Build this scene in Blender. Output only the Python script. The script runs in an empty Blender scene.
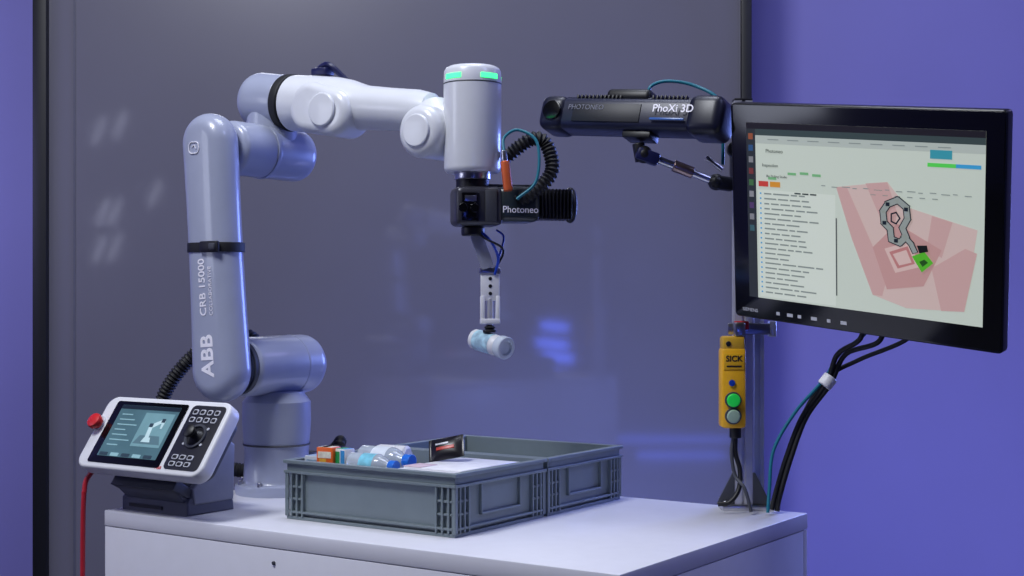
import bpy, bmesh, math, random
from mathutils import Vector, Matrix
random.seed(4)
R=math.radians
sc=bpy.context.scene
try:
    sc.view_settings.view_transform='Standard'
except Exception: pass

# ---------------------------------------------------------------- materials
def lin(c):
    return tuple(((x/255)/12.92 if x/255<=.04045 else ((x/255+.055)/1.055)**2.4) for x in c)
MATS={}
def M(name,col,rough=.5,metal=0,emit=0,noise=.06,scale=30,bump=0,trans=0,coat=0,alpha=1):
    if name in MATS: return MATS[name]
    m=bpy.data.materials.new(name); m.use_nodes=True
    nt=m.node_tree; b=nt.nodes['Principled BSDF']
    c=lin(col)
    tc=nt.nodes.new('ShaderNodeTexCoord'); nz=nt.nodes.new('ShaderNodeTexNoise')
    nz.inputs['Scale'].default_value=scale; nz.inputs['Detail'].default_value=4
    nt.links.new(tc.outputs['Object'],nz.inputs['Vector'])
    rp=nt.nodes.new('ShaderNodeValToRGB')
    rp.color_ramp.elements[0].position=.3; rp.color_ramp.elements[1].position=.7
    rp.color_ramp.elements[0].color=tuple(x*(1-noise) for x in c)+(1,)
    rp.color_ramp.elements[1].color=tuple(min(1,x*(1+noise)) for x in c)+(1,)
    nt.links.new(nz.outputs['Fac'],rp.inputs['Fac'])
    nt.links.new(rp.outputs['Color'],b.inputs['Base Color'])
    b.inputs['Roughness'].default_value=rough; b.inputs['Metallic'].default_value=metal
    if emit:
        nt.links.new(rp.outputs['Color'],b.inputs['Emission Color'])
        b.inputs['Emission Strength'].default_value=emit
    if trans: b.inputs['Transmission Weight'].default_value=trans
    if coat: b.inputs['Coat Weight'].default_value=coat
    if alpha<1: b.inputs['Alpha'].default_value=alpha
    if bump:
        bp=nt.nodes.new('ShaderNodeBump'); bp.inputs['Strength'].default_value=bump
        bp.inputs['Distance'].default_value=.002
        nt.links.new(nz.outputs['Fac'],bp.inputs['Height']); nt.links.new(bp.outputs['Normal'],b.inputs['Normal'])
    MATS[name]=m; return m

grey_rob=M('robot_grey',(160,166,188),.3,noise=.02,coat=.3)
white_rob=M('robot_white',(220,222,228),.3,noise=.02,coat=.3)
black=M('black_plastic',(16,16,20),.45)
blackg=M('black_gloss',(10,10,14),.15)
darkg=M('dark_grey_plastic',(62,64,72),.5)
rubber=M('rubber_black',(14,14,18),.6)
steel=M('steel',(190,190,196),.28,1)
alu=M('aluminium',(200,200,208),.35,.5)
white_pl=M('white_plastic',(225,225,228),.4,noise=.02)
crate_m=M('crate_grey',(120,132,138),.38,noise=.04,bump=.1)
navy=M('scanner_navy',(24,28,54),.4)
led=M('led_green',(60,255,130),.4,emit=2.2)
yel=M('switch_yellow',(235,175,30),.4)
grn=M('button_green',(30,190,70),.35,emit=.25)
red=M('stop_red',(205,35,40),.4)
redc=M('cable_red',(190,35,50),.45)
teal=M('cable_teal',(20,110,130),.4)
orange=M('connector_orange',(205,95,50),.4,.3)
letter=M('letter_light',(236,234,244),.5,emit=.08)
clipn=M('clip_navy',(20,24,70),.4)

# ---------------------------------------------------------------- mesh helpers
def empty(name,loc=(0,0,0),mat=None,rz=0):
    e=bpy.data.objects.new(name,None); sc.collection.objects.link(e); e.empty_display_size=.05
    if mat is not None: e.matrix_world=mat
    else:
        e.location=loc; e.rotation_euler=(0,0,rz)
    return e
def fin(name,bm,mat,parent,smooth=True,ang=35):
    bmesh.ops.recalc_face_normals(bm,faces=bm.faces)
    me=bpy.data.meshes.new(name); bm.to_mesh(me); bm.free()
    if smooth:
        me.polygons.foreach_set('use_smooth',[True]*len(me.polygons))
        me.set_sharp_from_angle(angle=R(ang))
    o=bpy.data.objects.new(name,me); sc.collection.objects.link(o)
    ms=mat if isinstance(mat,(list,tuple)) else [mat]
    for x in ms: me.materials.append(x)
    if parent: o.parent=parent
    return o
def rot_to(d):
    d=Vector(d).normalized()
    return d.to_track_quat('Z','Y').to_matrix().to_4x4()
def box(name,c,s,mat,parent,bev=.004,rot=None,seg=2):
    bm=bmesh.new(); bmesh.ops.create_cube(bm,size=1)
    bmesh.ops.scale(bm,vec=s,verts=bm.verts)
    if bev: bmesh.ops.bevel(bm,geom=bm.edges[:],offset=min(bev,min(s)*.45),segments=seg,affect='EDGES',profile=.5)
    m=Matrix.Translation(c)
    if rot is not None: m=m@rot
    bm.transform(m)
    return fin(name,bm,mat,parent)
def lathe(name,prof,p,d,mat,parent,seg=40,a0=0,a1=2*math.pi,close=True,xs=1,ys=1):
    bm=bmesh.new(); full=abs(a1-a0-2*math.pi)<1e-4
    n=seg if full else seg+1
    rings=[]
    for h,r in prof:
        rings.append([bm.verts.new((max(r,1e-5)*xs*math.cos(a0+(a1-a0)*i/seg),max(r,1e-5)*ys*math.sin(a0+(a1-a0)*i/seg),h)) for i in range(n)])
    for k in range(len(rings)-1):
        for i in range(seg):
            j=(i+1)%n
            bm.faces.new((rings[k][i],rings[k][j],rings[k+1][j],rings[k+1][i]))
    if full and close:
        bm.faces.new(rings[0][::-1]); bm.faces.new(rings[-1])
    bm.transform(Matrix.Translation(p)@rot_to(d))
    return fin(name,bm,mat,parent)
def rc(L,r,b=.006,n=5,r2=None,b2=None):
    r2=r if r2 is None else r2; b2=b if b2 is None else b2
    o=[]
    for i in range(n+1):
        t=i/n*math.pi/2; o.append((b-b*math.cos(t),r-b+b*math.sin(t)))
    for i in range(n+1):
        t=i/n*math.pi/2; o.append((L-b2+b2*math.sin(t),r2-b2+b2*math.cos(t)))
    return o
def cyl(name,p1,p2,r,mat,parent,b=.003,r2=None,seg=36,b2=None):
    p1=Vector(p1);p2=Vector(p2);L=(p2-p1).length
    return lathe(name,rc(L,r,b,5,r2,b2),p1,p2-p1,mat,parent,seg)
def cat(pts,res=10):
    P=[Vector(p) for p in pts]; P=[P[0]*2-P[1]]+P+[P[-1]*2-P[-2]]
    o=[]
    for i in range(1,len(P)-2):
        for k in range(res):
            t=k/res
            a,b,c,d=P[i-1],P[i],P[i+1],P[i+2]
            o.append(.5*((2*b)+(c-a)*t+(2*a-5*b+4*c-d)*t*t+(3*b-a-3*c+d)*t**3))
    o.append(P[-2]); return o
def sweep(name,pts,rad,mat,parent,seg=12,res=10,spl=True):
    C=cat(pts,res) if spl else [Vector(p) for p in pts]
    L=[0]
    for i in range(1,len(C)): L.append(L[-1]+(C[i]-C[i-1]).length)
    bm=bmesh.new(); rings=[]
    up=None
    for i,c in enumerate(C):
        t=(C[min(i+1,len(C)-1)]-C[max(i-1,0)]).normalized()
        if up is None:
            up=Vector((0,0,1)) if abs(t.z)<.9 else Vector((1,0,0))
        x=(up-t*up.dot(t)).normalized(); y=t.cross(x); up=x
        r=rad(L[i],L[-1]) if callable(rad) else rad
        rings.append([bm.verts.new(c+(x*math.cos(2*math.pi*k/seg)+y*math.sin(2*math.pi*k/seg))*r) for k in range(seg)])
    for k in range(len(rings)-1):
        for i in range(seg):
            j=(i+1)%seg
            bm.faces.new((rings[k][i],rings[k][j],rings[k+1][j],rings[k+1][i]))
    bm.faces.new(rings[0][::-1]); bm.faces.new(rings[-1])
    return fin(name,bm,mat,parent,ang=60)
def hose(name,pts,r,mat,parent,pitch=.008):
    return sweep(name,pts,lambda s,L:r*(1+.14*math.sin(2*math.pi*s/pitch)),mat,parent,seg=14,res=40)
def poly(name,pts,mat,parent,z=0):
    bm=bmesh.new(); bm.faces.new([bm.verts.new((x,y,z)) for x,y in pts])
    return fin(name,bm,mat,parent,False)
def plate(name,outline,th,mat,parent,mx,bev=.003):
    bm=bmesh.new(); f=bm.faces.new([bm.verts.new((x,y,0)) for x,y in outline])
    r=bmesh.ops.extrude_face_region(bm,geom=[f])
    bmesh.ops.translate(bm,vec=(0,0,th),verts=[v for v in r['geom'] if isinstance(v,bmesh.types.BMVert)])
    if bev: 
        ed=[e for e in bm.edges if abs(e.verts[0].co.z-e.verts[1].co.z)<1e-6]
        bmesh.ops.bevel(bm,geom=ed,offset=bev,segments=3,affect='EDGES',profile=.5)
    bm.transform(mx)
    return fin(name,bm,mat,parent)
def rrect(w,h,r,n=6,cx=0,cy=0):
    o=[]
    for (sx,sy,a) in ((1,-1,-90),(1,1,0),(-1,1,90),(-1,-1,180)):
        for i in range(n+1):
            t=R(a+90*i/n)
            o.append((cx+sx*(w/2-r)+r*math.cos(t),cy+sy*(h/2-r)+r*math.sin(t)))
    return o
def text(name,body,size,mat,parent,mx,bold=0,align='CENTER'):
    cu=bpy.data.curves.new(name,'FONT'); cu.body=body; cu.size=size; cu.align_x=align; cu.align_y='CENTER'
    cu.extrude=.0002; cu.offset=bold; cu.materials.append(mat)
    o=bpy.data.objects.new(name,cu); sc.collection.objects.link(o); o.parent=parent; o.matrix_local=mx
    return o
def mcols(x,y,z,t):
    x=Vector(x).normalized();y=Vector(y).normalized();z=Vector(z).normalized()
    return Matrix(((x.x,y.x,z.x,t[0]),(x.y,y.y,z.y,t[1]),(x.z,y.z,z.z,t[2]),(0,0,0,1)))

# ---------------------------------------------------------------- frames
TH=-math.atan2(.559,.829)
A=Vector((math.cos(TH),math.sin(TH),0)); B=Vector((-math.sin(TH),math.cos(TH),0))
F0=Vector((-.777,2.667,0)); ZT=.90
def W(a,b,z=0): return F0+A*a+B*b+Vector((0,0,z))
cam=bpy.data.cameras.new('camera'); co=bpy.data.objects.new('camera',cam); sc.collection.objects.link(co)
co.location=(0,0,1.30); co.rotation_euler=(R(90),0,0)
cam.lens=36*1400/1024; cam.sensor_width=36; cam.shift_y=12/1024; cam.clip_start=.05
sc.camera=co

# ---------------------------------------------------------------- room
wallm=M('wall_lavender_paint',(132,128,196),.6,noise=.03,scale=2)
glassm=M('tinted_glass_panel',(110,108,118),.30,noise=.05,scale=1.2,coat=1)
glassm.node_tree.nodes['Principled BSDF'].inputs['Coat Roughness'].default_value=.06
glassm.node_tree.nodes['Principled BSDF'].inputs['Coat IOR'].default_value=1.7
floorm=M('floor_dark',(60,60,72),.5)
ceilm=M('ceiling_dark',(40,40,50),.8)
framem=M('frame_black',(12,12,18),.5)
HC=4.4
box('floor',(0,1.2,-.05),(8,8.4,.1),floorm,None,0)
box('ceiling',(0,1.2,HC+.05),(8,8.4,.1),ceilm,None,0)
box('wall_back',(0,5.35,HC/2),(8,.1,HC),wallm,None,0)
box('wall_left',(-4.05,1.2,HC/2),(.1,8.4,HC),wallm,None,0)
box('wall_right',(4.05,1.2,HC/2),(.1,8.4,HC),wallm,None,0)
box('wall_front',(0,-3.05,HC/2),(8,.1,HC),ceilm,None,0)
gp=empty('glass_partition',(0,5.0,0))
box('pane',(-.418,0,1.6),(2.464,.02,3.1),glassm,gp,0)
box('mullion_1',(-1.675,-.01,1.7),(.05,.06,3.4),framem,gp,.004)
box('mullion_2',(.832,-.01,1.7),(.036,.06,3.4),framem,gp,.004)
box('bottom_rail',(-.42,-.01,.03),(2.5,.06,.06),framem,gp,.004)
box('top_rail',(-.42,-.01,3.2),(2.5,.06,.06),framem,gp,.004)
box('pane_seal',(-1.56,-.0115,1.6),(.006,.004,3.1),M('seal_grey',(90,90,102),.5),gp,0)

# ---------------------------------------------------------------- pedestal table
tab=empty('display_pedestal',(F0.x,F0.y,0),rz=TH)
tw,tdp=1.126,.714
tm=M('table_white_laminate',(226,226,234),.26,noise=.015)
box('top',(tw/2,tdp/2,ZT-.015),(tw,tdp,.03),tm,tab,.0025)
box('front_panel',(tw/2,.009,.435),(tw-.002,.016,.868),tm,tab,.001)
box('back_panel',(tw/2,tdp-.009,.435),(tw-.002,.016,.868),tm,tab,.001)
box('side_panel_1',(.009,tdp/2,.435),(.016,tdp-.036,.868),tm,tab,.001)
box('side_panel_2',(tw-.009,tdp/2,.435),(.016,tdp-.036,.868),tm,tab,.001)
cyl('screw_cap',(.44,.004,.845),(.44,-.002,.845),.0035,darkg,tab,.001)
cyl('screw_cap_2',(.9,.004,.845),(.9,-.002,.845),.0035,darkg,tab,.001)

# ---------------------------------------------------------------- robot arm
rb=W(.105,.36,ZT)
rob=empty('robot_arm',rb,rz=TH)
lathe('base_foot',[(0,.0),(0,.084),(.012,.086),(.02,.084),(.024,.072),(.03,.068),(.085,.066),(.11,.068),(.15,.071),(.19,.07),(.21,.055),(.215,0)],(0,0,0.0),(0,0,1),grey_rob,rob,56)
lathe('base_seam',[(.100,.0685),(.102,.0702),(.104,.0685)],(0,0,0),(0,0,1),darkg,rob,56,close=False)
for i in range(8):
    t=i*math.pi/4+.3
    cyl('base_bolt_%d'%i,(.077*math.cos(t),.077*math.sin(t),.02),(.077*math.cos(t),.077*math.sin(t),.03),.005,steel,rob,.001,seg=12)
box('connector_block',(.0,.08,.05),(.07,.04,.06),darkg,rob,.006)
lathe('shoulder_housing',rc(.215,.060,.018,6,.062,.03),(0,-.112,.265),(0,1,0),grey_rob,rob,56)
lathe('shoulder_ring',[(0,.0585),(0,.062),(.004,.0625),(.008,.062),(.008,.0585)],(0,.035,.265),(0,1,0),grey_rob,rob,56,close=False)
cyl('shoulder_cap',(0,.10,.265),(0,.107,.265),.045,grey_rob,rob,.004)
def link(name,c0,r0,c1,r1,y0,y1,rho,mat,parent,n=28,waist=0):
    bm=bmesh.new(); layers=[]
    m=6
    for i in range(m+1):
        t=i/m*math.pi/2; layers.append((y0+rho-rho*math.cos(t),rho*(1-math.sin(t))))
    for i in range(m+1):
        t=i/m*math.pi/2; layers.append((y1-rho+rho*math.sin(t),rho*(1-math.cos(t))))
    c0=Vector(c0);c1=Vector(c1); d=(c1-c0).normalized(); s=Vector((d.y,-d.x))
    rings=[]
    for y,ins in layers:
        pts=[]
        for i in range(n+1):
            t=-math.pi/2+math.pi*i/n
            pts.append(c1+(d*math.cos(t)-s*math.sin(t))*(r1-ins)) 
        for i in range(1,8):
            f=i/8; r=r1+(r0-r1)*f-waist*math.sin(math.pi*f); pts.append(c1.lerp(c0,f)-s*(r-ins))
        for i in range(n+1):
            t=-math.pi/2+math.pi*i/n
            pts.append(c0+(-d*math.cos(t)+s*math.sin(t))*(r0-ins))
        for i in range(1,8):
            f=i/8; r=r0+(r1-r0)*f-waist*math.sin(math.pi*f); pts.append(c0.lerp(c1,f)+s*(r-ins))
        rings.append([bm.verts.new((p.x,y,p.y)) for p in pts])
    N=len(rings[0])
    for k in range(len(rings)-1):
        for i in range(N):
            j=(i+1)%N; bm.faces.new((rings[k][i],rings[k][j],rings[k+1][j],rings[k+1][i]))
    bm.faces.new(rings[0][::-1]); bm.faces.new(rings[-1])
    return fin(name,bm,mat,parent,ang=40)
link('upper_arm',(-.006,.261),.064,(-.038,.713),.060,-.187,-.112,.034,grey_rob,rob,waist=.004)
lathe('arm_collar_low',[(0,.050),(0,.0555),(.012,.0555),(.012,.05)],(0,-.116,.265),(0,1,0),darkg,rob,48,close=False)
lathe('elbow_housing',rc(.226,.055,.016,6,.056,.030),(-.03,-.113,.709),(0,1,0),grey_rob,rob,56)
lathe('elbow_ring',[(0,.054),(0,.0572),(.005,.0578),(.010,.0572),(.010,.054)],(-.03,-.02,.709),(0,1,0),grey_rob,rob,56,close=False)
sweep('elbow_bridge',[(-.03,.02,.70),(-.034,.022,.76),(-.035,.022,.815)],.053,grey_rob,rob,seg=40)
FA0=Vector((-.097,.022,.824)); FA1=Vector((.44,.022,.758)); fd=(FA1-FA0).normalized()
def fp(l): return FA0+fd*l
lathe('forearm_rear_housing',rc(.109,.060,.036,8,.058,.004),FA0,fd,grey_rob,rob,56)
cyl('forearm_ring',fp(.107),fp(.127),.0595,rubber,rob,.003,seg=56)
lathe('forearm_body',[(0,.0),(0,.054),(.004,.058),(.06,.0590),(.12,.058),(.155,.054),(.18,.048),(.20,.044),(.26,.042),(.33,.041),(.36,.036),(.375,.02),(.378,0)],fp(.127),fd,white_rob,rob,56,close=False)
link('forearm_underside',(.115,.789),.052,(.175,.774),.048,-.038,.05,.02,white_rob,rob)
cyl('forearm_cap',(.160,-.037,.779),(.160,-.044,.779),.034,white_rob,rob,.004)
lathe('wrist_elbow',rc(.125,.050,.02,7,.050,.02),(.42,-.068,.717),(0,1,0),white_rob,rob,56)
cyl('wrist_elbow_cap',(.42,-.066,.717),(.42,-.073,.717),.031,white_rob,rob,.003)
sweep('wrist_neck',[(.40,.01,.752),(.42,.0,.735),(.45,0,.722),(.50,0,.718)],.044,white_rob,rob,seg=36)
lathe('wrist_tool_housing',[(0,0),(0,.048),(.004,.052),(.01,.0535),(.165,.0545),(.172,.0545),(.190,.0535),(.196,.050),(.199,.044),(.2,0)],(.5,0,.638),(0,0,1),white_rob,rob,64,close=False)
lathe('tool_seam',[(0,.0547),(.0012,.0551),(.0024,.0547)],(.5,0,.803),(0,0,1),darkg,rob,56,close=False)
dirc=math.degrees(math.atan2(-1,-.03))-math.degrees(TH)
for k,(m0,m1) in enumerate(((-78,-18),(12,75),(120,160),(200,240))):
    lathe('led_arc_%d'%k,[(0,.0535),(0,.0553),(.009,.0551),(.009,.0535)],(.5,0,.8105),(0,0,1),led,rob,20,R(dirc+m0),R(dirc+m1))
cyl('tool_flange',(.5,0,.625),(.5,0,.64),.034,steel,rob,.002)
cyl('tool_adapter',(.5,0,.60),(.5,0,.627),.031,black,rob,.002)
cyl('tool_adapter_ring',(.5,0,.588),(.5,0,.602),.036,steel,rob,.002)
for i in range(8):
    t=i*math.pi/4
    cyl('flange_bolt_%d'%i,(.5+.029*math.cos(t),.029*math.sin(t),.602),(.5+.029*math.cos(t),.029*math.sin(t),.606),.0035,steel,rob,.0008,seg=10)
def band(name,cx,cy,w,d,z0,z1,r,mat,parent):
    return plate(name,rrect(w,d,r,8,cx,cy),z1-z0,mat,parent,T(0,0,z0),.001)
T=lambda x,y,z: Matrix.Translation((x,y,z))
band('arm_strap',-.0225,-.1495,.123,.080,.495,.514,.036,rubber,rob)
box('strap_buckle',(.002,-.191,.505),(.05,.008,.022),black,rob,.003)
box('strap_buckle_2',(.014,-.196,.505),(.016,.006,.012),darkg,rob,.002)
TX=lambda a,b,z: mcols((.0676*-1,0,.9977),(-.9977,0,-.0676),(0,-1,0),(a,b,z))
text('logo_letters','ABB',.046,letter,rob,TX(-.006,-.1878,.290),bold=.0012)
text('model_letters','CRB 15000',.0245,letter,rob,TX(-.021,-.1878,.425),bold=.0003)
text('model_letters_small','COLLABORATIVE',.0125,letter,rob,TX(.001,-.1878,.418))
sweep('hand_icon',[(-.045+.014*math.cos(t),-.1882,.702+.014*math.sin(t)*(1+.2*math.cos(2*t))) for t in [i*2*math.pi/12 for i in range(13)]],.0011,letter,rob,seg=6)
sweep('hand_icon_2',[(-.050,-.1882,.703),(-.044,-.1882,.707),(-.039,-.1882,.700)],.001,letter,rob,seg=6)
box('cable_clip',(.10,.03,.868),(.04,.03,.016),clipn,rob,.004)
sweep('top_cable',[(.065,.045,.870),(.09,.04,.882),(.12,.03,.880),(.15,.045,.85),(.2,.07,.80)],.006,clipn,rob)
# umbilical: loops out from the rear of the shoulder and back down to the base connector
hose('rear_hose',[(-.05,.02,.29),(-.11,.015,.325),(-.19,-.01,.305),(-.25,-.045,.24),(-.280,-.06,.17),(-.26,-.045,.10),(-.185,.01,.045),(-.085,.05,.028)],.0145,rubber,rob)
hose('rear_hose_side',[(-.02,.10,.045),(.03,.14,.065),(.035,.16,.095),(.0,.18,.075),(-.04,.15,.03)],.012,rubber,rob)
hose('wrist_hose',[(.56,.02,.665),(.60,.05,.70),(.62,.07,.69),(.635,.065,.64),(.61,.04,.60),(.575,.03,.585)],.0125,rubber,rob)
cyl('orange_connector',(.588,-.01,.60),(.580,-.01,.655),.0085,orange,rob,.002)
cyl('orange_connector_tip',(.580,-.01,.655),(.578,-.01,.675),.0055,steel,rob,.001)
sweep('wrist_teal_cable',[(.578,-.01,.672),(.572,.0,.70),(.59,.02,.715),(.625,.03,.69),(.63,.02,.62),(.60,.0,.585)],.0028,teal,rob)

# ---------------------------------------------------------------- wrist 3D camera + gripper
tp=Vector((rb.x,rb.y,0))+A*.5
wc=empty('wrist_depth_camera',(tp.x,tp.y,1.474),rz=R(12)); wc.scale=(1.08,1.05,1.10)
box('body_left',(.005,-.008,0),(.082,.075,.066),M('cam_body',(62,62,70),.35,.4),wc,.010,seg=3)
box('body_left_face',(-.012,-.047,-.002),(.030,.004,.048),blackg,wc,.002)
box('body_left_trim',(.024,-.047,.0),(.020,.004,.054),darkg,wc,.002)
box('body_left_tag',(-.012,-.0495,.012),(.020,.001,.010),steel,wc,.0003)
box('body_mid',(.075,-.004,.004),(.075,.080,.060),M('cam_mid',(40,48,52),.3),wc,.012,seg=3)
for i in range(9):
    box('fin_%d'%i,(.118+i*.0065,.004,.006),(.0035,.066,.052),black,wc,.003)
box('fin_core',(.145,.004,.006),(.062,.054,.043),black,wc,.008)
lathe('end_cap',rc(.016,.027,.008),(.168,.004,.006),(1,0,0),black,wc,32,xs=1.0,ys=1.15)
box('top_rail',(.06,.01,.036),(.09,.03,.008),darkg,wc,.002)
text('camera_label','Photoneo',.016,letter,wc,mcols((1,0,0),(0,0,1),(0,-1,0),(.076,-.0446,-.006)),align='CENTER')
for k,x in enumerate((-.02,.0)):
    cyl('lens_%d'%k,(x*1.0-.005,-.049,-.004),(x-.005,-.052,-.004),.008,blackg,wc,.001,seg=24)
gr=empty('vacuum_gripper',(tp.x,tp.y,1.438),rz=R(12))
cyl('mount_puck',(0,-.005,-.018),(0,-.005,-.001),.022,black,gr,.003)
gal=M('gripper_alloy',(180,182,190),.4,.3)
sweep('slanted_bracket',[(.003,-.005,-.012),(.012,-.005,-.035),(.028,-.005,-.078)],.0095,gal,gr,seg=4,spl=False)
box('bracket_plate',(.015,-.014,-.045),(.024,.004,.07),gal,gr,.001,rot=Matrix.Rotation(R(-20),4,'Y'))
box('joint_block',(.032,-.005,-.083),(.040,.016,.012),steel,gr,.002)
box('gripper_plate',(.032,-.008,-.112),(.036,.005,.055),white_pl,gr,.0015)
box('gripper_prong_1',(.0175,-.008,-.155),(.008,.010,.05),white_pl,gr,.002)
box('gripper_prong_2',(.0465,-.008,-.155),(.008,.010,.05),white_pl,gr,.002)
box('gripper_foot',(.032,-.008,-.178),(.037,.014,.010),white_pl,gr,.002)
for i in range(3):
    cyl('plate_hole_%d'%i,(.032,-.0102,-.098-i*.014),(.032,-.0115,-.098-i*.014),.0035,black,gr,.0004,seg=14)
cyl('vacuum_tube',(.032,-.005,-.190),(.032,-.005,-.135),.0065,alu,gr,.001)
lathe('suction_cup',[(0,.013),(.003,.013),(.006,.008),(.009,.011),(.012,.007),(.016,.006)],(.032,-.005,-.1985),(0,0,1),rubber,gr,24)
airb=M('air_line_blue',(30,70,190),.35)
sweep('air_line_1',[(.012,-.02,-.01),(.03,-.03,-.03),(.045,-.02,-.06),(.04,-.012,-.09)],.0025,airb,gr)
sweep('air_line_2',[(.0,-.02,-.01),(.02,-.034,-.025),(.055,-.02,-.045),(.038,-.012,-.085)],.0022,black,gr)
sweep('air_line_3',[(.05,.02,-.005),(.062,.01,-.02),(.05,.0,-.06),(.045,-.004,-.088)],.002,airb,gr)
gpos=Matrix.Translation((tp.x,tp.y,1.438))@Matrix.Rotation(R(12),4,'Z')@Vector((.032,-.005,-.2195))
bd=Vector((.66,-.73,-.17)).normalized()
vb=empty('small_bottle',gpos)
clear=M('clear_plastic',(225,235,245),.12,trans=.5,noise=0)
lab=M('bottle_label_blue',(170,205,232),.35,noise=.45,scale=60)
capp=M('cap_pale',(196,206,218),.2,noise=.05)
lathe('bottle_body',[(-.046,0),(-.046,.014),(-.042,.019),(.02,.0195),(.028,.016),(.032,.012),(.036,.012)],(0,0,0),bd,white_pl,vb,36)
lathe('bottle_wrap',[(-.032,.0199),(.014,.0200)],(0,0,0),bd,lab,vb,36,close=False)
lathe('bottle_cap',[(.030,0),(.030,.0205),(.032,.0215),(.046,.0215),(.048,.020),(.0475,.014),(.042,.013),(.042,0)],(0,0,0),bd,capp,vb,36)

# ---------------------------------------------------------------- teach pendant
PB=Vector((-.8300,2.65,.987))
tilt=math.atan2(.117,.083)
pm=Matrix.Translation(PB)@Matrix.Rotation(TH,4,'Z')@Matrix.Rotation(tilt,4,'X')
pen=empty('teach_pendant',mat=pm)
pw,ph=.334,.156
plate('shell',rrect(pw,ph,.024,6,pw/2,ph/2),.030,white_pl,pen,T(0,0,-.030),.005)
plate('rear_shell',rrect(pw-.03,ph-.03,.02,6,pw/2,ph/2),.02,darkg,pen,T(0,0,-.05),.005)
plate('screen_glass',rrect(.196,ph-.022,.006,4,.128,ph/2),.0012,blackg,pen,T(0,0,.0),.0004)
plate('screen_image',rrect(.160,ph-.045,.001,2,.130,ph/2+.003),.0004,M('pendant_ui',(70,100,108),.3,emit=.4,noise=.15,scale=14),pen,T(0,0,.0013),0)
plate('ui_header',rrect(.160,.008,.001,2,.130,ph/2+.054),.0004,M('ui_dark',(26,36,46),.3,emit=.3),pen,T(0,0,.0018),0)
uip=M('ui_pale',(130,166,172),.3,emit=.4)
for i in range(7):
    plate('ui_row_%d'%i,rrect(.030+.012*(i%3),.0022,.001,2,.076+.006*(i%3),ph/2+.038-i*.011),.0003,uip,pen,T(0,0,.0018),0)
plate('ui_window',rrect(.078,.072,.001,2,.164,ph/2+.008),.0003,M('ui_mid',(104,140,146),.3,emit=.4),pen,T(0,0,.0018),0)
uir=M('ui_robot',(170,195,198),.3,emit=.45); uid=M('ui_robot_dark',(50,66,76),.3,emit=.2)
poly('ui_ground',[(.128,.056),(.200,.056),(.190,.074),(.138,.074)],M('ui_ground',(84,112,120),.3,emit=.3),pen,.0022)
for i,pts in enumerate(([(.148,.060),(.172,.060),(.168,.070),(.152,.070)],[(.153,.070),(.164,.070),(.160,.096),(.150,.096)],[(.150,.096),(.160,.090),(.184,.104),(.180,.110)],[(.178,.110),(.187,.106),(.186,.090),(.181,.090)])):
    poly('ui_robot_%d'%i,pts,uir,pen,.0024)
poly('ui_joint_1',[(.150,.092),(.160,.092),(.160,.100),(.150,.100)],uid,pen,.0026)
poly('ui_joint_2',[(.177,.103),(.186,.103),(.186,.111),(.177,.111)],uid,pen,.0026)
for i in range(5):
    plate('ui_tab_%d'%i,rrect(.022,.007,.001,2,.066+.030*i,.030),.0003,uip if i%2 else uid,pen,T(0,0,.0018),0)
plate('control_panel',rrect(.088,ph-.022,.01,4,.280,ph/2),.0012,M('panel_dark',(34,34,42),.4),pen,T(0,0,0),.0004)
wp=M('key_pale',(190,192,200),.4)
for r_ in range(2):
    for c_ in range(4):
        plate('key_top_%d_%d'%(r_,c_),rrect(.013,.011,.003,3,.252+.0185*c_,ph-.026-.016*r_),.002,wp,pen,T(0,0,.0012),.0005)
        plate('key_inset_%d_%d'%(r_,c_),rrect(.009,.0065,.002,3,.252+.0185*c_,ph-.026-.016*r_),.0004,black,pen,T(0,0,.0033),0)
    for c_ in range(3):
        plate('key_low_%d_%d'%(r_,c_),rrect(.015,.010,.003,3,.256+.0195*c_,.036-.014*r_),.002,wp,pen,T(0,0,.0012),.0005)
        plate('key_low_inset_%d_%d'%(r_,c_),rrect(.010,.006,.002,3,.256+.0195*c_,.036-.014*r_),.0004,black,pen,T(0,0,.0033),0)
lathe('joystick_ring',[(0,.025),(.004,.0245),(.004,.020),(.001,.019)],(.282,.080,.0012),(0,0,1),darkg,pen,36,close=False)
lathe('joystick',[(0,.016),(.004,.012),(.008,.008),(.014,.008),(.018,.012),(.024,.013),(.026,.010),(.027,0)],(.282,.080,.0012),(0,0,1),black,pen,32)
for k in range(4):
    t=R(45+90*k); cyl('joy_mark_%d'%k,(.282+.031*math.cos(t),.080+.023*math.sin(t),.001),(.282+.031*math.cos(t),.080+.023*math.sin(t),.003),.003,wp,pen,.0005,seg=12)
cyl('estop_collar',(.008,.093,-.012),(.008,.093,.004),.016,M('collar_grey',(200,200,205),.4),pen,.002)
lathe('emergency_stop',[(0,.010),(.006,.010),(.008,.0145),(.014,.0155),(.018,.014),(.020,.009),(.0205,0)],(.012,.090,.002),(0,0,1),red,pen,36)
text('pendant_letters','ABB',.009,red,pen,T(.225,.012,.0004))
sweep('pendant_cable',[(.022,.012,-.03),(.010,-.012,-.035),(.010,-.035,-.045)],.0048,redc,pen)
pc0=pm@Vector((.010,-.035,-.045))
cab=empty('pendant_cable_drop',pc0)
sweep('red_cable',[(0,0,0.004),(-.002,.0,-.06),(-.003,.0,-.25),(-.005,0,-.6),(-.03,-.02,-.86),(-.10,-.05,-pc0.z+.008),(-.2,.1,-pc0.z+.008)],.0048,redc,cab)
cr=empty('pendant_cradle',W(.105,.088,ZT),rz=TH)
dk=M('cradle_dark',(84,86,100),.5)
def wedge(name,x0,x1,pts,mat,parent,bev=.004):
    return plate(name,pts,x1-x0,mat,parent,mcols((0,1,0),(0,0,1),(1,0,0),(x0,0,0)),bev)
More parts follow.
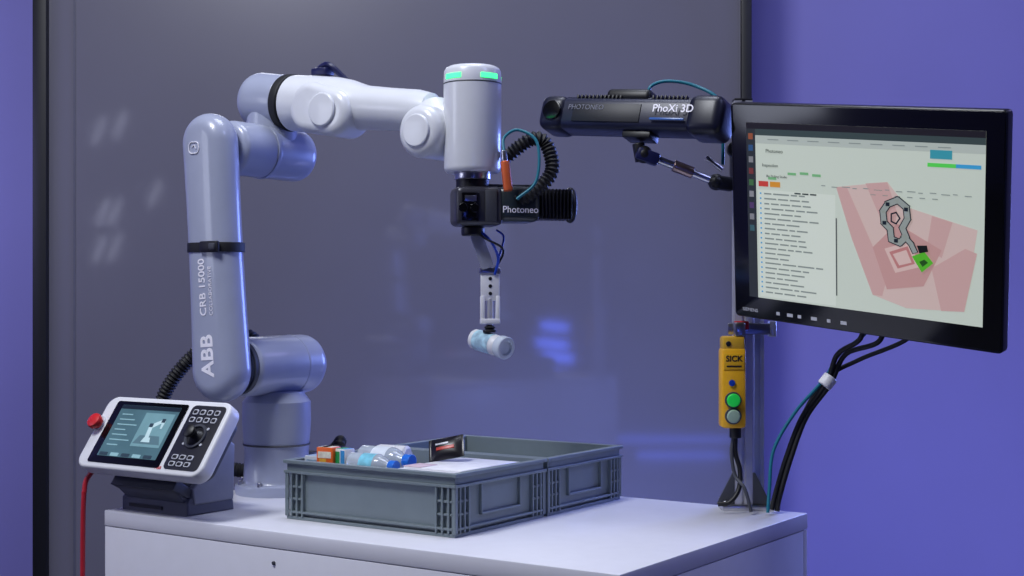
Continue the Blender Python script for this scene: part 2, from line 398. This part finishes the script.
wedge('cradle_base',-.088,.092,[(-.060,0),(.06,0),(.058,.018),(.048,.030),(-.050,.034),(-.060,.024)],dk,cr,.004)
wedge('cradle_body',-.078,.084,[(-.052,.02),(.056,.02),(.056,.115),(.030,.135),(-.045,.045),(-.075,.058),(-.082,.046)],dk,cr,.004)
wedge('cradle_ledge',-.082,.088,[(-.094,.052),(-.050,.030),(-.040,.048),(-.080,.070)],M('cradle_mid',(66,68,80),.5),cr,.003)
wedge('cradle_cheek',.080,.096,[(-.045,.02),(.055,.02),(.058,.125),(.030,.142),(-.02,.075),(-.05,.05)],M('cradle_light',(128,130,142),.4),cr,.004)
box('cradle_slot',(-.02,-.0612,.011),(.09,.002,.006),black,cr,0)

# ---------------------------------------------------------------- crates
def addbox(bm,x0,x1,y0,y1,z0,z1):
    v=[bm.verts.new(p) for p in ((x0,y0,z0),(x1,y0,z0),(x1,y1,z0),(x0,y1,z0),(x0,y0,z1),(x1,y0,z1),(x1,y1,z1),(x0,y1,z1))]
    for f in ((0,3,2,1),(4,5,6,7),(0,1,5,4),(1,2,6,5),(2,3,7,6),(3,0,4,7)): bm.faces.new([v[i] for i in f])
def crate(name,a0,b0,w,d,h):
    e=empty(name,W(a0,b0,ZT),rz=TH)
    bm=bmesh.new(); i=.010; t=.0035
    addbox(bm,i,w-i,i,d-i,.004,.010)
    addbox(bm,i,w-i,i,i+t,.0,h); addbox(bm,i,w-i,d-i-t,d-i,0,h)
    addbox(bm,i,i+t,i+t,d-i-t,0,h); addbox(bm,w-i-t,w-i,i+t,d-i-t,0,h)
    def ring(z0,z1,o):
        addbox(bm,o,w-o,o,i+.001,z0,z1); addbox(bm,o,w-o,d-i-.001,d-o,z0,z1)
        addbox(bm,o,i+.001,i+.001,d-i-.001,z0,z1); addbox(bm,w-i-.001,w-o,i+.001,d-i-.001,z0,z1)
    ring(h-.006,h,0); ring(h-.024,h-.019,.001); ring(h-.019,h-.006,.0055)
    ring(.0,.006,.005); ring(.012,.016,.003)
    zt=h-.024
    for fx in (.0,1):
        for k,off in enumerate((.003,.016,.029,.042)):
            x=off if fx==0 else w-off-.004
            addbox(bm,x,x+.004,.0025,i+.001,.006,zt); addbox(bm,x,x+.004,d-i-.001,d-.0025,.006,zt)
            y=off if fx==0 else d-off-.004
            addbox(bm,.0025,i+.001,y,y+.004,.006,zt); addbox(bm,w-i-.001,w-.0025,y,y+.004,.006,zt)
        for z in (.036,.058):
            x0,x1=(.003,.046) if fx==0 else (w-.046,w-.003)
            addbox(bm,x0,x1,.0045,i+.001,z,z+.004)
            y0,y1=(.003,.046) if fx==0 else (d-.046,d-.003)
            addbox(bm,w-i-.001,w-.0045,y0,y1,z,z+.004); addbox(bm,.0045,i+.001,y0,y1,z,z+.004)
    for x0,x1 in ((.004,i+.001),(w-i-.001,w-.004)):
        addbox(bm,x0,x1,d/2-.062,d/2-.058,.030,zt); addbox(bm,x0,x1,d/2+.058,d/2+.062,.030,zt)
        addbox(bm,x0,x1,d/2-.062,d/2+.062,.030,.034)
    addbox(bm,w/2-.002,w/2+.002,.006,i+.001,h-.019,h-.006)
    o=fin('shell',bm,crate_m,e,False)
    bv=o.modifiers.new('bevel','BEVEL'); bv.width=.0009; bv.segments=2
    return e
cw,cd,ch=.392,.286,.108
crate('storage_crate',.356,.112,cw,cd,ch)
crate('storage_crate',.356,.401,cw,cd-.006,ch)

ca,cb=.356,.112
pile=empty('parcel_pile',W(ca,cb,ZT+.010),rz=TH)
carton=M('carton_white',(222,222,228),.5)
cartg=M('carton_grey',(170,174,186),.6)
box('parcel_2',(.118,.143,.036),(.198,.23,.070),cartg,pile,.003)
wpz=empty('white_parcel',W(ca,cb,ZT+.010),rz=TH)
box('carton',(.298,.143,.0465),(.139,.22,.093),carton,wpz,.003)
box('lid_flap',(.300,.14,.0945),(.125,.17,.003),M('carton_white2',(240,240,244),.4),wpz,.001)
box('shipping_slip',(.255,.08,.0967),(.04,.05,.001),M('slip_pink',(220,196,206),.5),wpz,.0003)
zt_=ZT+.010+.0712
def bottle(name,a,b,z,dirv,L,r,mat,capm,labm=None):
    e=empty(name,W(a,b,z),rz=TH); d=Vector(dirv).normalized()
    lathe('body',[(0,0),(0,r*.75),(.004,r),(L*.25,r),(L*.3,r*.94),(L*.36,r),(L*.62,r),(L*.74,r*.8),(L*.84,r*.45),(L*.9,r*.42),(L*.9,0)],(0,0,0),d,mat,e,28)
    lathe('cap',rc(L*.14,r*.55,.001),tuple(d*L*.87),d,capm,e,20)
    if labm: lathe('wrap',[(L*.30,r*1.01),(L*.60,r*1.01)],(0,0,0),d,labm,e,28,close=False)
    return e
capb=M('cap_blue',(30,110,215),.35)
bottle('water_bottle',ca+.124,cb+.047,zt_+.0225,(1,.04,0),.100,.0215,clear,capb,M('wrap_teal',(120,195,215),.4,noise=.35,scale=50))
bottle('water_bottle',ca+.085,cb+.125,zt_+.0245,(1,-.02,0),.118,.0235,clear,capb,M('wrap_white',(225,232,240),.4,noise=.1,scale=50))
bottle('milk_bottle',ca+.130,cb+.205,zt_+.022,(-1,-.12,0),.100,.020,white_pl,white_pl)
def carton_pack(name,a,b,z,s,col,cols,rotm):
    e=empty(name,mat=Matrix.Translation(W(a,b,z))@Matrix.Rotation(TH,4,'Z')@rotm)
    w,d,h=s
    box('pack',(0,0,h/2),s,M(name+'_card',col,.4,noise=.08),e,.0015)
    for i,(x0,x1,z0,z1,c) in enumerate(cols):
        box('print_%d'%i,((x0+x1)/2*w-w/2,-d/2-.0003,(z0+z1)/2*h),((x1-x0)*w,.0008,(z1-z0)*h),M('%s_print_%d'%(name,i),c,.4,noise=.2,scale=120),e,0)
        box('print_top_%d'%i,((x0+x1)/2*w-w/2,0,h+.0002),((x1-x0)*w,d*.9,.0006),M('%s_print_%d'%(name,i),c,.4),e,0)
    return e
RX=lambda d:Matrix.Rotation(R(d),4,'X'); RY=lambda d:Matrix.Rotation(R(d),4,'Y'); RZ=lambda d:Matrix.Rotation(R(d),4,'Z')
carton_pack('snack_box',ca+.074,cb+.042,zt_,(.036,.026,.051),(240,105,30),[(.1,.9,.62,.85,(250,235,215)),(.2,.6,.1,.6,(245,180,60))],RZ(6))
carton_pack('juice_box',ca+.106,cb+.050,zt_,(.026,.024,.049),(242,240,236),[(.05,.45,.1,.9,(40,165,90)),(.55,.95,.2,.95,(60,150,215))],RZ(-6))
carton_pack('tea_box',ca+.034,cb+.060,zt_,(.036,.040,.032),(205,212,222),[(.15,.85,.3,.8,(150,175,200))],RZ(4))
def packet(name,a,b,z,w,h,col,col2,rotm):
    e=empty(name,mat=Matrix.Translation(W(a,b,z))@Matrix.Rotation(TH,4,'Z')@rotm)
    bm=bmesh.new(); n=8; 
    for s in (1,-1):
        g=[[bm.verts.new((w*(i/n-.5),h*(j/n-.5),s*.008*math.sin(math.pi*i/n)**.5*math.sin(math.pi*j/n)**.5)) for j in range(n+1)] for i in range(n+1)]
        for i in range(n):
            for j in range(n): bm.faces.new((g[i][j],g[i+1][j],g[i+1][j+1],g[i][j+1]))
    bmesh.ops.remove_doubles(bm,verts=bm.verts,dist=.0001)
    fin('pouch',bm,M(name+'_film',col,.3,noise=.1),e)
    box('printed_band',(0,-h*.05,.0078),(w*.55,h*.14,.0012),M(name+'_print',col2,.35,noise=.4,scale=80),e,.0003)
    box('printed_band_2',(-w*.1,h*.16,.0076),(w*.4,h*.08,.0012),M(name+'_print2',(200,200,205),.35,noise=.4,scale=80),e,.0003)
    box('seal_1',(-w/2,0,0),(.006,h*.98,.0016),M(name+'_film',col,.3),e,.0005)
    box('seal_2',(w/2,0,0),(.006,h*.98,.0016),M(name+'_film',col,.3),e,.0005)
    return e
packet('coffee_packet',ca+.250,cb+.165,ZT+.010+.097+.022,.062,.046,(22,20,26),(190,60,50),RZ(22)@RY(-12)@RX(56))

# ---------------------------------------------------------------- upright post
PX,PY=.441,2.682
post=empty('aluminium_post',(PX,PY,ZT))
PH=.780
def profile(name,x,y,w,z0,z1):
    s=w/2;g=w*.1
    q=[(s,-s),(s,-g),(s*.72,-g),(s*.72,g),(s,g),(s,s),(g,s),(g,s*.72),(-g,s*.72),(-g,s),(-s,s),(-s,g),(-s*.72,g),(-s*.72,-g),(-s,-g),(-s,-s),(-g,-s),(-g,-s*.72),(g,-s*.72),(g,-s)]
    return plate(name,[(px+x,py+y) for px,py in q],z1-z0,alu,post,T(0,0,z0),0)
profile('profile_main',0,0,.034,.012,PH)
profile('profile_second',.032,.004,.018,.012,.40)
box('base_plate',(.008,0,.006),(.10,.060,.012),steel,post,.002)
for k,(dx,dy) in enumerate(((-.034,-.018),(.042,-.018))):
    bm_pts=[(0,0),(.034,0),(.004,.06),(0,.06)]
    sx=-1 if dx<0 else 1
    mxx=mcols((sx,0,0),(0,0,1),(0,-sx,0),(sx*.017,dy,.012))
    plate('gusset_%d'%k,bm_pts,.006,darkg,post,mxx,.0008)
for k,(dx,dy) in enumerate(((-.036,-.024),(.05,-.024),(-.036,.024),(.05,.024))):
    cyl('foot_bolt_%d'%k,(dx,dy,.012),(dx,dy,.019),.005,steel,post,.001,seg=12)
box('cross_clamp',(.012,-.018,.345),(.085,.010,.022),steel,post,.002)
box('red_tag',(-.006,-.026,.352),(.028,.008,.016),redc,post,.002)
box('clamp_hinge',(.055,-.01,.345),(.012,.03,.030),alu,post,.002)
box('post_end_cap',(0,0,PH+.002),(.034,.034,.005),black,post,.001)
box('upper_collar',(0,-.002,.665),(.044,.044,.06),black,post,.006)
cyl('collar_knob',(-.018,-.022,.685),(-.018,-.04,.685),.016,black,post,.003)

sw=empty('safety_switch_box',(PX-.026,PY-.043,ZT),rz=0)
box('box_body',(0,0,.235),(.046,.045,.150),yel,sw,.006)
box('box_head',(.0,.0,.318),(.042,.040,.028),M('switch_head',(205,160,45),.4),sw,.005)
cyl('head_screw_1',(-.01,-.022,.318),(-.01,-.019,.318),.005,black,sw,.001,seg=14)
box('actuator',(.012,-.005,.345),(.020,.03,.026),steel,sw,.003)
box('label_plate',(0,-.0232,.285),(.038,.002,.030),M('label_yel',(225,170,25),.4),sw,.0005)
text('switch_label','SICK',.015,black,sw,mcols((1,0,0),(0,0,1),(0,-1,0),(0,-.0246,.290)),bold=.0004)
box('label_lines',(0,-.0245,.276),(.028,.0006,.003),black,sw,0)
cyl('collar_1',(-.002,-.022,.213),(-.002,-.027,.213),.0155,darkg,sw,.001)
cyl('green_button',(-.002,-.026,.213),(-.002,-.034,.213),.0125,grn,sw,.003)
cyl('collar_2',(-.002,-.022,.183),(-.002,-.027,.183),.0155,darkg,sw,.001)
cyl('white_button',(-.002,-.026,.183),(-.002,-.034,.183),.0125,M('button_pale',(150,175,155),.3),sw,.003)
cyl('blue_lamp',(-.004,-.022,.245),(-.004,-.026,.245),.006,M('lamp_blue',(20,60,170),.3),sw,.001)
cyl('gland',(.006,.0,.140),(.006,.0,.161),.011,black,sw,.002)
sweep('switch_cable',[(.006,0,.142),(.006,-.002,.11),(.014,-.004,.08),(.010,-.015,.045),(-.008,-.022,.022),(-.03,-.02,.018)],.0045,black,sw)
sweep('switch_cable_2',[(.002,0,.142),(-.002,-.006,.11),(.004,-.012,.07),(.018,-.03,.05),(.03,-.036,.006)],.0035,darkg,sw)
box('mount_bracket',(.022,.016,.24),(.012,.014,.10),steel,sw,.001)

# ---------------------------------------------------------------- overhead 3D scanner
s0=Vector((.0715,2.78,1.664)); s1=Vector((.397,2.575,1.631))
sx=(s1-s0).normalized(); sy=Vector((0,0,1)).cross(sx).normalized(); 
tl=Matrix.Rotation(R(-14),3,sx); sy=tl@sy; sz=sx.cross(sy)
SL=(s1-s0).length
scn=empty('structured_light_scanner',mat=mcols(sx,sy,sz,(s0+s1)/2))
send=M('scanner_end',(18,20,40),.38)
box('bar_body',(0,0,0),(SL-.03,.066,.062),navy,scn,.013,seg=3)
box('bar_top_chamfer',(0,.004,.029),(SL-.09,.050,.014),navy,scn,.006)
box('end_block_left',(-SL/2+.028,-.001,0),(.060,.074,.069),send,scn,.018,seg=4)
box('end_block_right',(SL/2-.034,-.001,0),(.072,.078,.076),send,scn,.018,seg=4)
box('center_lump',(-.012,.002,.040),(.095,.052,.026),black,scn,.010,seg=3)
for i in range(12):
    box('fin_%d'%i,(-SL/2+.075+i*.0085,.0,.0325),(.004,.054,.010),black,scn,.001)
for i in range(9):
    box('fin_r_%d'%i,(.045+i*.0085,.0,.0325),(.004,.054,.010),black,scn,.001)
box('front_window',(-.045,-.0335,-.002),(SL-.24,.003,.036),M('window_satin',(14,16,30),.5),scn,.001)
box('label_strip',(.088,-.039,-.014),(.070,.003,.004),M('label_blue',(50,90,160),.3,emit=.1),scn,.0005)
text('scanner_label','PhoXi 3D',.021,letter,scn,mcols((1,0,0),(0,0,1),(0,-1,0),(.098,-.0405,.006)),bold=.0002)
text('scanner_label_small','PHOTONEO',.014,M('label_dim',(110,112,130),.5),scn,mcols((1,0,0),(0,0,1),(0,-1,0),(-.09,-.0355,.008)))
cyl('lens_0',(-SL/2+.03,-.036,0),(-SL/2+.03,-.041,0),.020,blackg,scn,.002)
box('lower_mount',(.02,.0,-.037),(.06,.04,.014),black,scn,.003)
arm=empty('scanner_mount_arm',(0,0,0))
sA=Vector((.240,2.660,1.598)); sB=Vector((.262,2.655,1.572)); sC=Vector((.345,2.645,1.556)); sD=Vector((.388,2.66,1.524)); 
sphere=lambda n,p,r,m:lathe(n,[(-r*math.cos(t),r*math.sin(t)) for t in [i*math.pi/10 for i in range(11)]],p,(0,0,1),m,arm,24,close=False)
cyl('head_stub',sA,sA+Vector((.006,0,-.035)),.012,black,arm,.002)
sphere('ball_1',sB+Vector((-.012,0,.004)),.017,black)
box('clamp_1',sB+Vector((-.005,0,0)),(.045,.03,.024),clipn,arm,.005,rot=RY(20))
cyl('rod',sB,sD,.0075,steel,arm,.002)
cyl('rod_sleeve',sB.lerp(sD,.35),sB.lerp(sD,.65),.0115,M('rod_bronze',(150,130,130),.3,.9),arm,.002)
sphere('ball_2',sD,.016,black)
box('clamp_2',sD+Vector((.012,.002,-.002)),(.044,.030,.026),black,arm,.005,rot=RY(8))
cyl('lever',sC+Vector((.02,-.015,.012)),sC+Vector((.05,-.02,-.012)),.005,steel,arm,.001)
bpy.context.view_layer.update()
def adopt(o,e):
    o.parent=e; o.matrix_parent_inverse=e.matrix_world.inverted()
adopt(sweep('teal_cable',[(.262,2.70,1.69),(.268,2.70,1.712),(.30,2.70,1.722),(.35,2.69,1.712),(.395,2.67,1.680),(.405,2.69,1.62),(.405,2.69,1.56)],.0033,teal,None),scn)
adopt(cyl('cable_plug',(.260,2.69,1.668),(.262,2.70,1.694),.007,black,None,.001),scn)

# ---------------------------------------------------------------- monitor
uu=Vector((.386,-.351,-.061)).normalized()
vx=-.062; vy=(uu.x*vx+uu.z)/(-uu.y); vv=Vector((vx,vy,1)).normalized()
nn=uu.cross(vv).normalized()
if nn.y>0: nn=-nn
MC=Vector((.600,2.42,1.4345))
mon=empty('touch_monitor',mat=mcols(uu,vv,nn,MC))
mw,mh=.520,.400
mblk=M('monitor_black',(12,12,15),.3)
plate('housing',rrect(mw,mh,.008,4),.022,mblk,mon,T(0,0,-.022),.003)
plate('rear_cover',rrect(mw-.05,mh-.05,.02,4),.022,M('monitor_rear',(26,26,30),.5),mon,T(0,0,-.042),.006)
plate('glass_front',rrect(mw-.006,mh-.006,.006,4),.001,M('bezel_gloss',(9,9,12),.12),mon,T(0,0,0),.0003)
SW,SH=.452,.324; SXo,SYo=0.000,.004
def sp(x,y): return (SXo+(x-.5)*SW, SYo+(.5-y)*SH)
def em(n,c,s=.9): return M('ui_'+n,tuple(int(v*.62) for v in c),.4,emit=s*1.45,noise=0)
def ui(name,pts,mt,lay): return poly(name,[sp(*p) for p in pts],mt,mon,.0012+.00035*lay)
def ur(name,x0,y0,x1,y1,mt,lay): return ui(name,[(x0,y1),(x1,y1),(x1,y0),(x0,y0)],mt,lay)
ui_bg=em('bg',(220,232,218),1.0)
ur('display',0,0,1,1,ui_bg,0)
ur('ui_top_bar',0,0,1,.035,em('bar',(34,30,40),.5),1)
ur('ui_launcher',0,.035,.042,1,em('launcher',(58,64,70),.5),1)
ur('ui_window_bar',.042,.035,1,.07,em('winbar',(74,92,92),.55),1)
ur('ui_tab_bar',.042,.07,1,.115,em('tab',(204,216,208),.9),1)
ics=[(200,110,70),(60,110,170),(180,180,185),(160,70,70),(90,150,90),(190,190,195),(110,80,140),(180,180,185),(80,130,140)]
for i,c in enumerate(ics): ur('ui_icon_%d'%i,.010,.06+i*.065,.031,.094+i*.065,em('ic%d'%i,c,.45),2)
inkt=em('ink',(70,90,90),.3)
text('ui_title','Photoneo',.009,inkt,mon,T(*sp(.13,.155),.0026))
text('ui_title_2','Inspection',.008,inkt,mon,T(*sp(.11,.235),.0026))
text('ui_title_3','Bin Picking Studio',.006,inkt,mon,T(*sp(.14,.295),.0026))
ur('ui_button_teal',.79,.105,.875,.150,em('teal',(60,170,190),.9),3)
ur('ui_status_green',.78,.172,.89,.192,em('green',(90,230,90),1),3)
ur('ui_status_blue',.89,.172,.985,.192,em('blue',(60,170,230),1),3)
ur('ui_button_red',.055,.325,.10,.355,em('red',(225,70,60),.9),3)
ur('ui_button_orange',.108,.325,.155,.355,em('orange',(240,160,50),.9),3)
for i,(x,y) in enumerate(((.19,.268),(.245,.262),(.30,.268),(.10,.30))): ur('ui_chip_%d'%i,x,y,x+.038,y+.014,em('green2',(130,200,140),.9),3)
inkm=em('inkm',(158,170,166),.75)
inkl=em('inkl',(160,174,170),.75)
for i in range(14): ur('ui_small_%d'%i,.34+i*.045,.325+.004*(i%2),.358+i*.045+.008*(i%3),.330+.004*(i%2),inkl,3)
for i in range(9): ur('ui_line_%d'%i,.10+i*.09,.088,.15+i*.09,.093,inkl,3)
for i in range(6): ur('ui_side_%d'%i,.55+.05*i,.355,.572+.05*i,.360,inkl,3)
ur('ui_list_panel',.052,.375,.40,.99,em('panel',(228,238,226),1.05),1)
random.seed(8)
for i in range(21):
    y=.39+i*.0283
    ur('ui_bullet_%d'%i,.060,y,.067,y+.009,em('blue',(60,170,230),1),3)
    x=.080; 
    for k in range(5):
        w=random.uniform(.022,.075)
        if x+w<(.25+.12*random.random() if k>1 else .38): ur('ui_text_%d_%d'%(i,k),x,y+.001,x+w,y+.009,inkm,3)
        x+=w+.008
for i in range(3): ur('ui_hd_%d'%i,.22+i*.035,.378,.248+i*.035,.386,inkt,3)
ur('ui_scroll',.402,.50,.407,.93,em('scroll',(90,96,104),.5),3)
pk=em('pink',(228,200,194),1.0); pk2=em('pink2',(222,180,176),.97)
ui('ui_cloud_1',[(.405,.33),(.62,.285),(.70,.41),(.975,.50),(.93,.93),(.70,.95),(.56,.90),(.47,.60)][::-1],pk,2)
ui('ui_cloud_2',[(.405,.33),(.45,.325),(.62,.80),(.60,.90),(.56,.90),(.47,.60)][::-1],pk2,3)
ui('ui_cloud_3',[(.53,.30),(.62,.285),(.66,.44),(.64,.62)][::-1],pk2,3)
ui('ui_cloud_4',[(.80,.445),(.88,.47),(.84,.66),(.78,.62)][::-1],pk2,3)
ui('ui_cloud_5',[(.80,.72),(.93,.60),(.975,.62),(.93,.93),(.84,.94)][::-1],pk2,3)
ui('ui_cloud_gap',[(.56,.64),(.66,.50),(.84,.62),(.77,.82),(.62,.86)][::-1],em('pink3',(216,166,162),.95),4)
ui('ui_target',[(.61,.64),(.715,.59),(.755,.72),(.655,.765)][::-1],em('pink4',(234,200,194),1),5)
ui('ui_target_in',[(.63,.655),(.705,.615),(.735,.705),(.665,.74)][::-1],em('pink5',(212,140,138),.9),6)
ui('ui_target_in2',[(.645,.665),(.70,.635),(.722,.70),(.672,.722)][::-1],em('pink4',(234,200,194),1),7)
ink=em('dark',(96,104,106),.6); gy=em('modelgrey',(172,182,176),.85)
def stroke(name,pts,w,mt,lay):
    for i in range(len(pts)-1):
        a=Vector(pts[i]);b=Vector(pts[i+1]); d=(b-a).normalized(); n=Vector((-d.y,d.x*1.4))*w/2; e=d*w*.3
        q=[a-e+n,b+e+n,b+e-n,a-e-n]
        ui('%s_%d'%(name,i),[(p.x,p.y) for p in q],mt,lay)
mod=[(.625,.40),(.665,.375),(.700,.41),(.705,.47),(.685,.52),(.700,.565),(.675,.60),(.640,.585),(.635,.53),(.610,.50),(.605,.44),(.625,.40)]
stroke('ui_model_outline',mod,.030,ink,9)
stroke('ui_model_fill',mod,.022,gy,10)
stroke('ui_model_inner',[(.64,.45),(.66,.44),(.675,.47),(.66,.50),(.64,.49),(.64,.45)],.006,ink,11)
stroke('ui_model_arm',[(.69,.56),(.72,.60),(.735,.64)],.026,ink,9)
stroke('ui_model_arm_fill',[(.69,.56),(.72,.60),(.735,.64)],.018,gy,10)
for i,(x,y) in enumerate(((.625,.40),(.70,.42),(.66,.59),(.612,.50))):
    ur('ui_model_joint_%d'%i,x-.008,y-.010,x+.008,y+.010,ink,12)
ui('ui_pick_box',[(.725,.665),(.775,.635),(.81,.69),(.765,.745)][::-1],em('pick',(90,200,40),.95),12)
ui('ui_pick_line',[(.745,.605),(.785,.60),(.79,.632),(.755,.645)][::-1],em('black',(20,26,20),.2),13)
ui('ui_pick_edge',[(.755,.69),(.775,.675),(.79,.69),(.768,.715)][::-1],em('pickd',(40,110,20),.5),13)
wl=M('bezel_mark',(180,182,190),.4,emit=.15)
for i,x in enumerate((-.165,-.14,-.12,-.09,-.06,-.03)):
    box('bezel_mark_%d'%i,(x,-mh/2+.016,.0014),(.012 if i%2 else .007,.006,.0006),wl,mon,0)
text('bezel_label','SIEMENS',.009,wl,mon,T(-.225,-mh/2+.016,.0015))
box('rear_mount_plate',(0,0,-.047),(.12,.12,.010),steel,mon,.002)
box('rear_arm',(-.105,0.0,-.058),(.25,.05,.016),black,mon,.003)
mcb=empty('monitor_cables',(0,0,0))
back=lambda x,y,z: MC+uu*x+vv*y+nn*z
e0=back(-.02,-mh/2+.028,-.050); e1=back(.02,-mh/2+.028,-.050); e2=back(.075,-mh/2+.03,-.050)
tie=Vector((.585,2.60,1.148))
sweep('cable_black_1',[e0,e0+Vector((0,.02,-.05)),Vector((.60,2.58,1.20)),tie,(.545,2.63,1.08),(.515,2.635,1.0),(.494,2.632,.93),(.488,2.63,.906)],.0048,rubber,mcb)
sweep('cable_black_2',[e1,e1+Vector((0,.03,-.05)),Vector((.615,2.58,1.20)),tie+Vector((.006,0,-.004)),(.553,2.63,1.08),(.523,2.63,1.0),(.502,2.627,.93),(.496,2.62,.905)],.0048,rubber,mcb)
sweep('cable_black_3',[e2,e2+Vector((0,.03,-.04)),Vector((.64,2.58,1.19)),tie+Vector((.0,.006,.006)),(.548,2.642,1.08),(.518,2.645,1.0),(.500,2.640,.93),(.500,2.635,.905)],.0042,rubber,mcb)
sweep('cable_teal',[e0+Vector((.01,0,0)),e0+Vector((.012,.03,-.04)),Vector((.606,2.59,1.20)),tie+Vector((-.006,.0,.004)),(.530,2.62,1.09),(.490,2.62,1.02),(.480,2.61,.95),(.475,2.60,.905)],.0032,teal,mcb)
cyl('cable_tie',tie+Vector((.008,0,.010)),tie+Vector((-.006,0,-.008)),.014,white_pl,mcb,.003,seg=20)

# ---------------------------------------------------------------- lights
def area(name,loc,target,size,power,col,sy=None):
    l=bpy.data.lights.new(name,'AREA'); l.energy=power; l.color=col; l.size=size
    if sy: l.shape='RECTANGLE'; l.size_y=sy
    o=bpy.data.objects.new(name,l); sc.collection.objects.link(o); o.location=loc
    o.rotation_euler=(Vector(target)-Vector(loc)).to_track_quat('-Z','Y').to_euler()
    return o
area('softbox_key',(-1.5,1.1,4.1),(-.1,2.7,1.1),.9,98,(.91,.94,1))
area('softbox_fill',(2.4,1.2,4.0),(.2,2.7,1.1),1.0,24,(.48,.54,1))
area('ceiling_panel',(.1,2.9,4.3),(0,2.8,0),1.2,46,(.80,.85,1))
area('low_side_fill',(-3.6,1.6,1.9),(-.3,2.7,1.0),.9,11,(.78,.83,1))
area('wash_right',(2.6,3.8,3.2),(1.4,5.3,1.0),.8,7,(.48,.45,1))
area('wash_right_low',(2.2,4.2,.3),(1.4,5.3,1.0),.6,4.5,(.40,.44,1))
area('blue_wash_rim',(1.5,4.2,1.5),(-.1,2.8,1.2),.7,34,(.20,.30,1))
area('wash_left',(-3.0,4.0,1.9),(-2.2,5.3,1.5),.7,9,(.5,.5,1))
area('blue_floor_wash',(.1,4.4,.12),(.4,5.0,.7),1.8,12,(.22,.30,1),.2)
# unseen LED bars and tubes added behind the camera to mirror in the glass
bat=empty('stage_led_batten',(.34,-1.2,0))
bl=M('led_blue',(80,105,255),.4,emit=11,noise=0)
box('stand',(0,-.04,.7),(.03,.03,1.4),black,bat,.004)
box('stand_foot',(0,-.04,.015),(.4,.3,.03),black,bat,.004)
for i,(x,z,w) in enumerate(((.0,1.09,.22),(-.02,.95,.26),(.03,.84,.24),(-.02,.70,.2))):
    box('tube_%d'%i,(x,0,z),(w,.03,.065),bl,bat,.004,rot=RY(6))
flb=empty('floor_led_bar',(1.3,-1.2,0))  # unseen bar added for the blue streak it mirrors low in the pane
bl2=M('led_blue_soft',(80,105,255),.4,emit=4,noise=0)
box('housing',(0,-.03,.13),(.95,.05,.26),black,flb,.004)
box('tube_0',(0,0.01,.19),(.9,.02,.05),bl2,flb,.004)
box('tube_1',(.05,0.01,.06),(.7,.02,.06),bl2,flb,.004)
trs=empty('stage_tube_rig',(-3.05,-1.2,0))  # unseen slanted tubes added for the white dashes they mirror in the pane
wlt=M('tube_white',(225,230,255),.4,emit=6,noise=0)
box('stand',(0,-.05,1.35),(.04,.04,2.7),black,trs,.004)
box('stand_foot',(0,-.05,.015),(.5,.4,.03),black,trs,.004)
for i,(x,z) in enumerate(((-.25,2.65),(-.08,2.70),(-.22,2.0),(-.12,2.0),(.20,2.15),(-.25,1.7),(-.12,1.72))):
    box('tube_%d'%i,(x,0,z),(.014,.02,.22),wlt,trs,.003,rot=RY(22))
wd=bpy.data.worlds.new('world'); sc.world=wd; wd.use_nodes=True
wd.node_tree.nodes['Background'].inputs[0].default_value=(.2,.2,.4,1); wd.node_tree.nodes['Background'].inputs[1].default_value=.3
